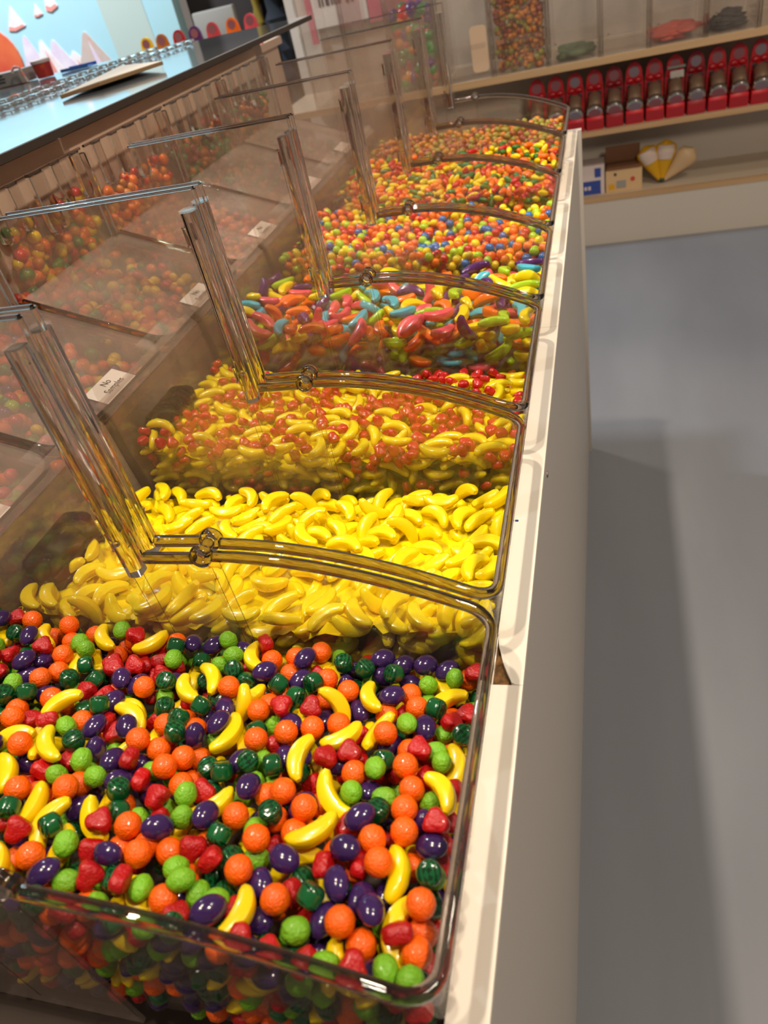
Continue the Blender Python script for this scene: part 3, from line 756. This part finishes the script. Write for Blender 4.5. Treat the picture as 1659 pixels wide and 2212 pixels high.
# ------------------------------------------------------------------ rear hoppers with sloped covers
HC_FILL = [['c_lime', 'c_orange', 'c_violet', 'c_amber', 'c_green'], ['c_rose', 'c_pink', 'c_rose', 'c_orange', 'c_lime'], ['c_tanger', 'c_red', 'c_leaf', 'c_orange', 'c_violet', 'c_banana', 'c_green'],
           ['c_tanger', 'c_amber', 'c_red', 'c_leaf', 'c_banana'], ['c_amber', 'c_tanger', 'c_red'], ['c_amber', 'c_leaf', 'c_brown'], ['c_brown', 'c_amber', 'c_leaf']]
HL = ['lime, orange and purple', 'rose pink', 'orange, red and green', 'tangerine and amber', 'amber and red', 'amber and dark green', 'brown and amber']
XF, ZFR, XR, ZR = -0.204, -0.023, -0.352, 0.036
for bi in range(7):
    y0, y1 = YW[bi] - 0.055, YW[bi + 1] - 0.064
    h = empty('rear_hopper', (-0.3, (y0 + y1) / 2, -0.175), 'clear rear hopper with %s candies behind the %s bin' % (HL[bi], NAMES[bi]), 'hopper', 'clear rear hoppers behind the bins')
    sl = Vector((XR - XF, 0, ZR - ZFR)); L = sl.length; sd = sl / L; nrm = Vector((-sd.z, 0, sd.x)) * -1
    if nrm.z < 0: nrm = -nrm
    def cp(s_, y_, o_=0.0): return tuple(Vector((XF, y_, ZFR)) + sd * s_ + nrm * o_)
    rad = 0.022
    ol = [(L, y0), (rad, y0)] + [(rad - rad * math.sin(t), y0 + rad - rad * math.cos(t)) for t in np.linspace(0, math.pi / 2, 8)] + [(rad - rad * math.cos(t), y1 - rad + rad * math.sin(t)) for t in np.linspace(0, math.pi / 2, 8)] + [(L, y1)]
    n = len(ol)
    V = [cp(s_, y_, 0) for s_, y_ in ol] + [cp(s_, y_, 0.002) for s_, y_ in ol]
    F = [tuple(range(n)), tuple(range(n, 2 * n))] + [(i, (i + 1) % n, n + (i + 1) % n, n + i) for i in range(n)]
    cv = obj('sloped_cover', (V, F), 'acrylic_cover', h)
    obj('cover_rim', sweep([cp(s_, y_, -0.004) for s_, y_ in ol], rrect(0.0045, 0.0125, 0.0018, 3), tuple(nrm)), 'acrylic_rim', h, True)
    obj('lower_wall', box(XF - 0.003, XF - 0.0005, y0 + 0.006, y1 - 0.006, -0.175, ZFR - 0.012), 'acrylic_cover', h)
    obj('ribbed_panel', box(-0.3565, -0.354, y0, y1, 0.0, 0.1335), 'acrylic', h)
    obj('panel_edge', sweep([(-0.3552, y0, 0.1345), (-0.3552, y1, 0.1345)], rrect(0.0034, 0.0026, 0.001)), 'acrylic_rim', h, True)
    for yy in (y0, y1 - 0.0022):
        obj('side_panel', prism([(-0.384, -0.175), (XF - 0.004, -0.175), (XF - 0.004, ZFR - 0.012), (-0.352, 0.034), (-0.352, 0.128), (-0.384, 0.128)], 1, yy, yy + 0.0022), 'acrylic', h)
    nr = 5
    for q in range(nr):
        yy = y0 + (q + 0.5) * (y1 - y0) / nr
        ln = 0.046 if q != 2 else 0.062
        w = 0.0075 if q != 2 else 0.012
        sec = [(yy - w, 0.1325)] + [(yy - w * math.cos(t), 0.1325 - ln + w - w * math.sin(t)) for t in np.linspace(0, math.pi, 9)] + [(yy + w, 0.1325)]
        obj('hanging_rib', prism(sec, 0, -0.3538, -0.3495 if q != 2 else -0.347), 'acrylic_solid', h)
        obj('rib_top', box(-0.3545, -0.3485, yy - w, yy + w, 0.1328, 0.1352, 0.0008), 'acrylic_solid', h)
    obj('hopper_post', box(-0.353, -0.346, y1 - 0.012, y1 - 0.004, 0.035, 0.131, 0.002), 'acrylic_solid', h, True)
    # printed sticker on the cover
    yc = (y0 + y1) / 2 + 0.004
    st = obj('sticker', ([cp(s_, y_, o_) for o_ in (0.0022, 0.0026) for s_, y_ in ((0.000, yc - 0.026), (0.000, yc + 0.026), (0.024, yc + 0.026), (0.024, yc - 0.026))],
                         [(0, 1, 2, 3), (4, 5, 6, 7), (0, 1, 5, 4), (1, 2, 6, 5), (2, 3, 7, 6), (3, 0, 4, 7)]), 'paper_sticker', h)
    st['label'] = 'white sticker reading No Samples'
    if bi <= 4:
        cu = bpy.data.curves.new('sticker_text', 'FONT')
        cu.body = 'No\nSamples'
        cu.size = 0.0088
        cu.align_x = 'CENTER'
        cu.space_line = 0.95
        to = bpy.data.objects.new('tmp_text', cu)
        COL.objects.link(to)
        bpy.context.view_layer.update()
        me = bpy.data.meshes.new_from_object(to.evaluated_get(bpy.context.evaluated_depsgraph_get()))
        bpy.data.objects.remove(to)
        me.materials.clear(); me.materials.append(MATS['ink'])
        for v in me.vertices:
            q = Vector(cp(0.0145 + v.co.y, yc + 0.002 + v.co.x, 0.0029))
            v.co = q
        me.name = 'sticker_text'
        tx = link('sticker_text', me, st)
        tx.matrix_parent_inverse = Matrix.Identity(4)
    # candies inside, seen through cover and ribbed panel
    ks = HC_FILL[bi]
    V, F, MI = [], [], []
    def put(p, s_):
        v, fc = ball(p, s_, 2, (random.uniform(.85, 1.15), random.uniform(.85, 1.15), random.uniform(.85, 1.1)))
        n_ = len(V); V.extend(v); F.extend([tuple(a + n_ for a in w) for w in fc]); MI.extend([random.randrange(len(ks))] * len(fc))
    for q in range(240):
        s_, y_ = random.uniform(0.015, L + 0.01), random.uniform(y0 + 0.009, y1 - 0.009)
        p = cp(s_, y_, -random.uniform(0.020, 0.036))
        put(p, random.uniform(0.0055, 0.0075))
    for q in range(170):
        put((-random.uniform(0.3655, 0.3755), random.uniform(y0 + 0.009, y1 - 0.009), random.uniform(0.0, 0.098 if bi < 4 else 0.08)), random.uniform(0.0055, 0.0078))
    stuff('hopper_candies', (V, F, MI), ks, '%s ball candies filling the rear hopper behind the %s bin' % (HL[bi], NAMES[bi]), 'candies')

# ------------------------------------------------------------------ candy shapes (millimetres)
def vor(p, s_):
    return noise.voronoi(Vector(p) * s_)[0][0]

def s_orange(sub, seed):
    v, fc = ICO[sub]
    out = []
    for q in v:
        b_ = 1 - min(1, vor(q + seed, 3.4) * 1.5)
        out.append(q * 6.35 * (0.965 + 0.05 * b_))
    return np.array(out), fc

def s_lime(sub, seed):
    v, fc = ICO[sub]
    out = []
    for q in v:
        b_ = 1 - min(1, vor(q + seed, 2.9) * 1.4)
        n_ = noise.noise(Vector(q + seed) * 1.6)
        out.append(q * np.array([6.3, 5.5, 5.1]) * (0.95 + 0.05 * b_ + 0.06 * n_))
    return np.array(out), fc

def sup(v, e):
    return np.sign(v) * np.abs(v) ** e

def s_grape(sub, seed):
    v, fc = ICO[sub]
    out = v.copy()
    k_ = 1 + 0.035 * np.exp(-(v[:, 2] / 0.16) ** 4)
    out = v * np.array([7.5, 5.7, 4.9]) * k_[:, None]
    return out, fc

def s_melon(sub, seed):
    v, fc = ICO[sub]
    rho = np.hypot(v[:, 0], v[:, 1]) + 1e-9
    phi = np.arctan2(v[:, 2], rho)
    cr_, sr_ = sup(np.cos(phi), 0.42), sup(np.sin(phi), 0.62)
    x = v[:, 0] / rho * cr_ * 5.5
    y = v[:, 1] / rho * cr_ * 5.5
    z = sr_ * 4.7
    ang = np.arctan2(z * 1.1, x)
    el = np.abs(v[:, 1])
    g = (0.5 + 0.5 * np.cos(ang * 15)) ** 3 * np.clip(1.1 - el, 0, 1) * (np.abs(v[:, 2]) > 0.45)
    k_ = 1 - 0.085 * g
    return np.stack([x * k_, y * k_, z * k_], 1), fc

def s_berry(sub, seed):
    v, fc = ICO[sub]
    th = np.arctan2(v[:, 1], v[:, 0])
    out = []
    for q, t in zip(v, th):
        rho = math.hypot(q[0], q[1])
        ph = math.atan2(q[2], rho)
        cr_ = math.cos(ph) ** 0.5 if math.cos(ph) > 0 else 0
        sr_ = math.copysign(abs(math.sin(ph)) ** 0.7, q[2])
        rr = 5.5 * (1 + 0.13 * math.cos(3 * t + 0.5) + 0.07 * math.sin(t) + 0.03 * math.cos(5 * t))
        n_ = noise.noise(Vector(q + seed) * 3.2)
        k_ = 1 + 0.07 * n_
        out.append((rr * cr_ * math.cos(t) * k_, rr * cr_ * math.sin(t) * k_ * 1.08, 3.9 * sr_ * k_))
    return np.array(out), fc

def s_banana(sub, seed):
    ns, nr_ = (18, 12) if sub >= 3 else (8, 6)
    R_ = 15.2 + 1.4 * math.sin(seed)
    half = math.radians(51 + 5 * math.cos(seed * 2))
    V, F = [], []
    for i in range(ns + 1):
        t = -1 + 2 * i / ns
        t = math.copysign(abs(t) ** 0.85, t)
        a = t * half
        w = 4.45 * (1 - 0.50 * abs(t) ** 2.0)
        h_ = 4.0 * (1 - 0.42 * abs(t) ** 2.0)
        if t > 0.86: w *= 0.80; h_ *= 0.82
        if i in (0, ns): w *= 0.72; h_ *= 0.72
        for j in range(nr_):
            b_ = 2 * math.pi * (j + 0.5) / nr_
            cu, su = math.copysign(abs(math.cos(b_)) ** 0.62, math.cos(b_)), math.copysign(abs(math.sin(b_)) ** 0.62, math.sin(b_))
            rr = R_ + w * cu
            V.append((rr * math.sin(a), rr * math.cos(a) - R_ * 0.86, h_ * su))
    for i in range(ns):
        for j in range(nr_):
            F.append((i * nr_ + j, i * nr_ + (j + 1) % nr_, (i + 1) * nr_ + (j + 1) % nr_, (i + 1) * nr_ + j))
    F += [tuple(range(nr_ - 1, -1, -1)), tuple(range(ns * nr_, ns * nr_ + nr_))]
    return np.array(V), F

def s_dot(sub, seed):
    v, fc = ICO[min(sub, 3)]
    return v * np.array([4.9, 4.6, 4.2]), fc

def s_long(sub, seed):
    v, fc = ICO[min(sub, 3)]
    o = v * np.array([8.2, 4.4, 3.9])
    o[:, 1] += 0.02 * o[:, 0] ** 2
    return o, fc

def s_crumb(sub, seed):
    v, fc = ICO[min(sub, 2)]
    return np.array([q * 4.0 * (1 + 0.3 * noise.noise(Vector(q + seed) * 1.7)) for q in v]), fc

SHORT = {'orange': 'round orange', 'lime': 'pale lime', 'melon': 'dark watermelon', 'grape': 'purple grape', 'berry': 'red berry', 'banana': 'banana'}
SHAPE = {'orange': s_orange, 'lime': s_lime, 'grape': s_grape, 'melon': s_melon, 'berry': s_berry, 'banana': s_banana, 'dot': s_dot, 'long': s_long, 'crumb': s_crumb}
CACHE = {}

def candy_mesh(kind, mat, var, scale, hi):
    key = (kind, mat, var, scale, hi)
    if key not in CACHE:
        sub = hi if isinstance(hi, int) and hi > 0 else 2
        v, fc = SHAPE[kind](sub, var * 3.7 + 0.3)
        v = v * scale
        me = None
        if hi >= 3:
            me = mk(kind + '_candy', v * 0.001, fc, mat, 'all' if kind != 'banana' else True)
            if kind == 'melon':
                me.materials.append(MATS['c_melon_dark'])
                v1 = np.asarray(v)
                for p_ in me.polygons:
                    c_ = v1[list(p_.vertices)].mean(0)
                    an = math.atan2(c_[2] * 1.1, c_[0])
                    if abs(c_[2]) > 2.6 and (0.5 + 0.5 * math.cos(an * 15)) > 0.62: p_.material_index = 1
        CACHE[key] = (v, fc, me)
    return CACHE[key]

def rand_rot(kind):
    q = rng.normal(size=4)
    q /= np.linalg.norm(q)
    if kind in ('banana', 'berry', 'melon', 'grape', 'long'):
        # mostly lying: spin about z after a moderate tilt; now and then on edge
        tl = rng.normal(0, 0.35) if rng.random() < 0.68 else rng.uniform(0.7, 1.6)
        if kind in ('melon', 'berry'): tl = rng.uniform(0, 1.5)
        ax = rng.uniform(0, 2 * math.pi)
        m = Matrix.Rotation(tl, 3, Vector((math.cos(ax), math.sin(ax), 0))) @ Matrix.Rotation(rng.uniform(0, 2 * math.pi), 3, 'Z')
        if rng.random() < 0.5: m = m @ Matrix.Rotation(math.pi, 3, 'X')
        return np.array(m)
    w, x, y, z = q
    return np.array([[1 - 2 * (y * y + z * z), 2 * (x * y - z * w), 2 * (x * z + y * w)], [2 * (x * y + z * w), 1 - 2 * (x * x + z * z), 2 * (y * z - x * w)], [2 * (x * z - y * w), 2 * (y * z + x * w), 1 - 2 * (x * x + y * y)]])

def dense(v, fc):
    tri = [v, np.array([v[list(q)].mean(0) for q in fc])]
    e = set()
    for q in fc:
        for i in range(len(q)):
            e.add((min(q[i], q[(i + 1) % len(q)]), max(q[i], q[(i + 1) % len(q)])))
    e = np.array(list(e))
    tri.append((v[e[:, 0]] + v[e[:, 1]]) / 2)
    return np.concatenate(tri)

def footprint(P):
    gx = np.floor(P[:, 0]).astype(int); gy = np.floor(P[:, 1]).astype(int)
    x0, y0 = gx.min(), gy.min()
    nx, ny = gx.max() - x0 + 1, gy.max() - y0 + 1
    bot = np.full((nx, ny), 1e9); top = np.full((nx, ny), -1e9)
    np.minimum.at(bot, (gx - x0, gy - y0), P[:, 2])
    np.maximum.at(top, (gx - x0, gy - y0), P[:, 2])
    return x0, y0, nx, ny, bot, top, np.where(bot < 1e8, 0.0, -1e9)

def drop_fill(bx, zbase, target, kinds, M_=14, maxn=6000, over=1.0, norient=26):
    """let candies fall one by one on a height map until the heap reaches the target surface"""
    x0, x1, y0, y1 = bx
    nx, ny = int(x1 - x0), int(y1 - y0)
    X, Y = np.meshgrid(x0 + np.arange(nx) + 0.5, y0 + np.arange(ny) + 0.5, indexing='ij')
    T = target(X, Y)
    H = np.full((nx, ny), float(zbase))
    H = np.where((Y > y0 + 60) & (X < x1 - 50) & (X > x0 + 20), np.maximum(H, T - 42.0), H)
    own = np.full((nx, ny), -1)
    lib = []
    for kd in kinds:
        L_ = []
        v0, f0, _ = candy_mesh(kd[0], kd[1], 0, kd[3], 2 if kd[0] != 'banana' else 3)
        P0 = dense(np.array(v0), f0)
        for q in range(norient):
            Rm = rand_rot(kd[0])
            L_.append((Rm, footprint(P0 @ Rm.T)))
        lib.append(L_)
    wt = np.array([kd[2] for kd in kinds], float); wt /= wt.sum()
    out = []
    fails = 0
    while fails < 70 and len(out) < maxn:
        ki = rng.choice(len(kinds), p=wt)
        best = None
        ci = rng.integers(0, nx, 90); cj = rng.integers(0, ny, 90)
        df_ = T[ci, cj] - H[ci, cj]
        order = np.argsort(-df_)[:M_]
        for c_ in order:
            oi = rng.integers(norient)
            fx, fy, fnx, fny, bot, top, msk = lib[ki][oi][1]
            if fnx >= nx or fny >= ny: continue
            ix = min(max(ci[c_] + fx, 0), nx - fnx)
            iy = min(max(cj[c_] + fy, 0), ny - fny)
            h = H[ix:ix + fnx, iy:iy + fny]
            z = float((h - bot).max())
            cx, cy = ix - fx, iy - fy
            tx, ty = min(max(cx, 0), nx - 1), min(max(cy, 0), ny - 1)
            sc = z - T[tx, ty]
            if best is None or sc < best[0]:
                best = (sc, z, ix, iy, oi, cx, cy)
        if best is None or best[0] > over - 2.5:
            fails += 1
            continue
        fails = 0
        sc, z, ix, iy, oi, cx, cy = best
        z -= 0.8 if kinds[ki][0] == 'banana' else 0.6
        fx, fy, fnx, fny, bot, top, msk = lib[ki][oi][1]
        nt_ = top + z
        sub = H[ix:ix + fnx, iy:iy + fny]
        up_ = nt_ > sub
        sub[up_] = nt_[up_]
        own[ix:ix + fnx, iy:iy + fny][up_] = len(out)
        out.append([ki, oi, x0 + cx, y0 + cy, z, int((top > -1e8).sum()), sc])
    cnt = np.bincount(own[own >= 0].ravel(), minlength=len(out))
    return out, lib, cnt

CAMMM = np.array(CAMPOS) * 1000

def build_heap(bi, bx, target, kinds, caps, label_stuff, hi=4, nearwall=False, M_=14, core=None):
    """kinds: (shape, material, weight, scale, object name, label, group)"""
    out, lib, cnt = drop_fill(bx, ZBIN * 1000 + 3, target, kinds, M_)
    vis, rest = {}, []
    for n_, (ki, oi, x, y, z, area, sc) in enumerate(out):
        dist = np.linalg.norm(np.array([x, y, z]) - CAMMM)
        ok = cnt[n_] >= max(9, 0.16 * area)
        if nearwall and y < bx[2] + 9 and z > -105: ok = True
        if ok: vis.setdefault(ki, []).append((cnt[n_] / dist ** 2 + (1e-3 if nearwall else 0), n_))
        else:
            if sc < -26 and y > bx[2] + 15 and x < bx[1] - 15: continue
            rest.append(n_)
    tot = 0
    shown = [(n_, out[n_]) for L_ in vis.values() for s_, n_ in L_]
    sp_ = np.array([q[1][2:5] for q in shown]) if shown else np.zeros((0, 3))
    def describe(kd, n_):
        _, oi, x, y, z, area, sc = out[n_]
        zx = 'rim side' if x > 75 else ('middle' if x > -15 else ('hinge side' if x > -100 else 'back end'))
        w_ = (y - bx[2]) / (bx[3] - bx[2])
        zy = 'near wall' if w_ < 0.25 else ('near half' if w_ < 0.5 else ('far half' if w_ < 0.75 else 'far wall'))
        if bi == 0:
            dd = np.linalg.norm(sp_ - np.array([x, y, z]), axis=1)
            nb = [SHORT[kinds[shown[q][1][0]][0]] for q in np.argsort(dd)[1:3]]
            return '%s between %s and %s, %s, %s, nearest bin' % (kd[7], nb[0], nb[1], zx, zy)
        Rm = lib[out[n_][0]][oi][0]
        pose = 'lying flat' if abs(Rm[2, 2]) > 0.85 else ('standing on edge' if abs(Rm[2, 2]) < 0.45 else 'tilted')
        long_ = 'across' if abs(Rm[0, 0]) > abs(Rm[1, 0]) else 'lengthwise'
        if kd[0] == 'dot':
            return '%s, %s, %s, %s bin' % (kd[7], zx, zy, NAMES[bi])
        return '%s %s, pointing %s, %s, %s, %s bin' % (kd[7], pose, long_, zx, zy, NAMES[bi])
    for ki, L_ in vis.items():
        cap = caps.get(kinds[ki][0], 300) if isinstance(caps, dict) else caps
        L_.sort(reverse=True)
        kd = kinds[ki]
        for s_, n_ in L_[:cap]:
            _, oi, x, y, z, area, sc = out[n_]
            var = int(rng.integers(3))
            me = candy_mesh(kd[0], kd[1], var, kd[3], hi)[2]
            o = bpy.data.objects.new(kd[4], me)
            COL.objects.link(o)
            o.matrix_world = Matrix.Translation((x * 0.001, y * 0.001, z * 0.001)) @ Matrix(lib[ki][oi][0].tolist()).to_4x4()
            tag(o, describe(kd, n_), 'candy', kd[6])
            tot += 1
        rest += [n_ for s_, n_ in L_[cap:]]
    # everything buried or beyond the limit: one mesh
    V, F, MI, base = [], [], [], 0
    mats = sorted({kd[1] for kd in kinds})
    if core:
        gx, gy = np.meshgrid(np.arange(bx[0] + 4, bx[1] - 3, 8.0), np.arange(bx[2] + 4, bx[3] - 3, 8.0), indexing='ij')
        gz = target(gx, gy) - 15.0 + rng.normal(0, 2.6, gx.shape)
        V.append(np.stack([gx + rng.normal(0, 1.2, gx.shape), gy + rng.normal(0, 1.2, gx.shape), gz], -1).reshape(-1, 3) * 0.001)
        na, nb_ = gx.shape
        for a_ in range(na - 1):
            for b_ in range(nb_ - 1):
                F.append((a_ * nb_ + b_, (a_ + 1) * nb_ + b_, (a_ + 1) * nb_ + b_ + 1, a_ * nb_ + b_ + 1))
                MI.append(mats.index(core))
        base += na * nb_
    for n_ in rest:
        ki, oi, x, y, z, area, sc = out[n_]
        kd = kinds[ki]
        v, fc, _ = candy_mesh(kd[0], kd[1], 0, kd[3], 2)
        V.append((np.asarray(v) @ lib[ki][oi][0].T + (x, y, z)) * 0.001)
        F += [tuple(a + base for a in q) for q in fc]
        MI += [mats.index(kd[1])] * len(fc)
        base += len(v)
    if V:
        stuff('buried_candies', (np.concatenate(V).tolist(), F, MI), mats, label_stuff, 'candies')
    print('HEAP', bi, 'placed', len(out), 'individual', tot, 'rest', len(rest))

def plane(z_nl, z_nr, z_fl, z_fr, y0, y1, lift=0.0, lift_x=-120, wav=0.0, ph=0.0):
    """corner heights in mm (near-left at x=-100, near-right at x=150, far-left, far-right)"""
    def fn(X, Y):
        u = (X + 100) / 250.0
        w = (Y - y0) / (y1 - y0)
        z = (z_nl * (1 - u) + z_nr * u) * (1 - w) + (z_fl * (1 - u) + z_fr * u) * w
        z = z + lift * np.clip((lift_x - X) / 70.0, 0, 1.2)
        return z + wav * np.sin(X / 31.0 + ph) * np.cos(Y / 27.0 + ph)
    return fn

def bb(i): return (-188.0, 155.0, YW[i] * 1000 + 8.0, YW[i + 1] * 1000 - 8.0)

g1 = 'fruit shaped candies in the nearest bin'
near = 'in the mixed fruit heap of the nearest bin'
b = bb(0)
build_heap(0, b, plane(-18, -41, -53, -77, b[2], b[3], 8, wav=2.5), [
    ('orange', 'c_orange', 1.15, 1.0, 'orange_candy', '', 'round orange candies in the nearest bin', 'bumpy orange candy'),
    ('lime', 'c_lime', 0.85, 1.0, 'lime_candy', '', 'lime candies in the nearest bin', 'pale green oval candy'),
    ('melon', 'c_melon', 1.0, 1.0, 'watermelon_candy', '', 'watermelon candies in the nearest bin', 'dark green drum candy'),
    ('grape', 'c_grape', 1.0, 1.0, 'grape_candy', '', 'grape candies in the nearest bin', 'glossy purple candy'),
    ('berry', 'c_berry', 1.0, 1.0, 'strawberry_candy', '', 'strawberry candies in the nearest bin', 'rough red candy'),
    ('banana', 'c_banana', 0.62, 1.0, 'banana_candy', '', 'banana candies in the nearest bin', 'yellow banana candy')],
    300, 'mixed fruit candies buried below the surface of the nearest bin', 4, True)
b = bb(1)
build_heap(1, b, plane(-66, -68, -98, -103, b[2], b[3], 14, -110, wav=4, ph=1.0), [
    ('banana', 'c_banana2', 1, 1.10, 'banana_candy', '', 'banana candies in the second bin', 'plain yellow banana candy')],
    220, 'yellow banana candies packed below the surface of the second bin', 3, core='c_banana2')
b = bb(2)
build_heap(2, b, plane(-70, -80, -90, -106, b[2], b[3], 16, -110, wav=5, ph=2.0), [
    ('banana', 'c_banana2', 1.0, 1.0, 'banana_candy', '', 'banana candies in the third bin', 'yellow banana candy'),
    ('berry', 'c_red', 1.05, 0.90, 'berry_candy', '', 'red berries in the third bin', 'small red lobed candy')],
    {'banana': 0, 'berry': 200}, 'yellow and red candies packed below the surface of the third bin', 3, core='c_banana2')
b = bb(3)
CB = [('c_sky', 'light blue', 1.0), ('c_green', 'lime green', 1.1), ('c_tanger', 'orange', 1.3), ('c_pink', 'pink', 0.9), ('c_violet', 'purple', 0.6), ('c_banana2', 'yellow', 1.1)]
build_heap(3, b, plane(-52, -62, -64, -74, b[2], b[3], 12, -110, wav=4, ph=0.4), [
    ('banana', m_, w_, 1.25, nm.replace(' ', '_') + '_crescent_candy', '%s banana candy in the fourth bin of six coloured bananas' % nm, 'coloured bananas in the fourth bin', nm + ' banana candy') for m_, nm, w_ in CB],
    80, 'six coloured banana candies packed below the surface of the fourth bin', 3)
b = bb(4)
CE = [('c_banana2', 'yellow', 1.2), ('c_tanger', 'orange', 1.4), ('c_red', 'red', 0.8), ('c_blue', 'blue', 0.6), ('c_green', 'lime green', 0.7)]
build_heap(4, b, plane(-60, -72, -54, -74, b[2], b[3], 8, -110, wav=5, ph=1.4), [
    ('dot', m_, w_, 1.25, 'ball_candy', '%s ball candy in the fifth bin of multicolour balls' % nm, 'coloured balls in the fifth bin', nm + ' ball candy') for m_, nm, w_ in CE],
    60, 'multicolour ball candies packed below the surface of the fifth bin', 3, M_=10)
b = bb(5)
CF = [('c_banana2', 'yellow', 1.3), ('c_tanger', 'orange', 1.4), ('c_leaf', 'dark green', 0.8), ('c_red', 'red', 0.7)]
build_heap(5, b, plane(-62, -62, -36, -42, b[2], b[3], 2, -110, wav=4, ph=2.4), [
    ('long', m_, w_, 1.05, 'long_candy', '%s long rounded candy in the sixth bin' % nm, 'long candies in the sixth bin', nm + ' long candy') for m_, nm, w_ in CF],
    60, 'long orange, yellow and green candies below the surface of the sixth bin', 3, M_=10)
b = bb(6)
build_heap(6, b, plane(-52, -56, -44, -50, b[2], b[3], 0, -110, wav=4, ph=2.4), [
    ('crumb', m_, 1, 1.35, 'crumb_candy', 'amber crumb', '', 'amber crumb') for m_ in ('c_amber', 'c_brown', 'c_olive')],
    0, 'amber and brown candy crumbs heaped in the seventh bin', 3, M_=6)
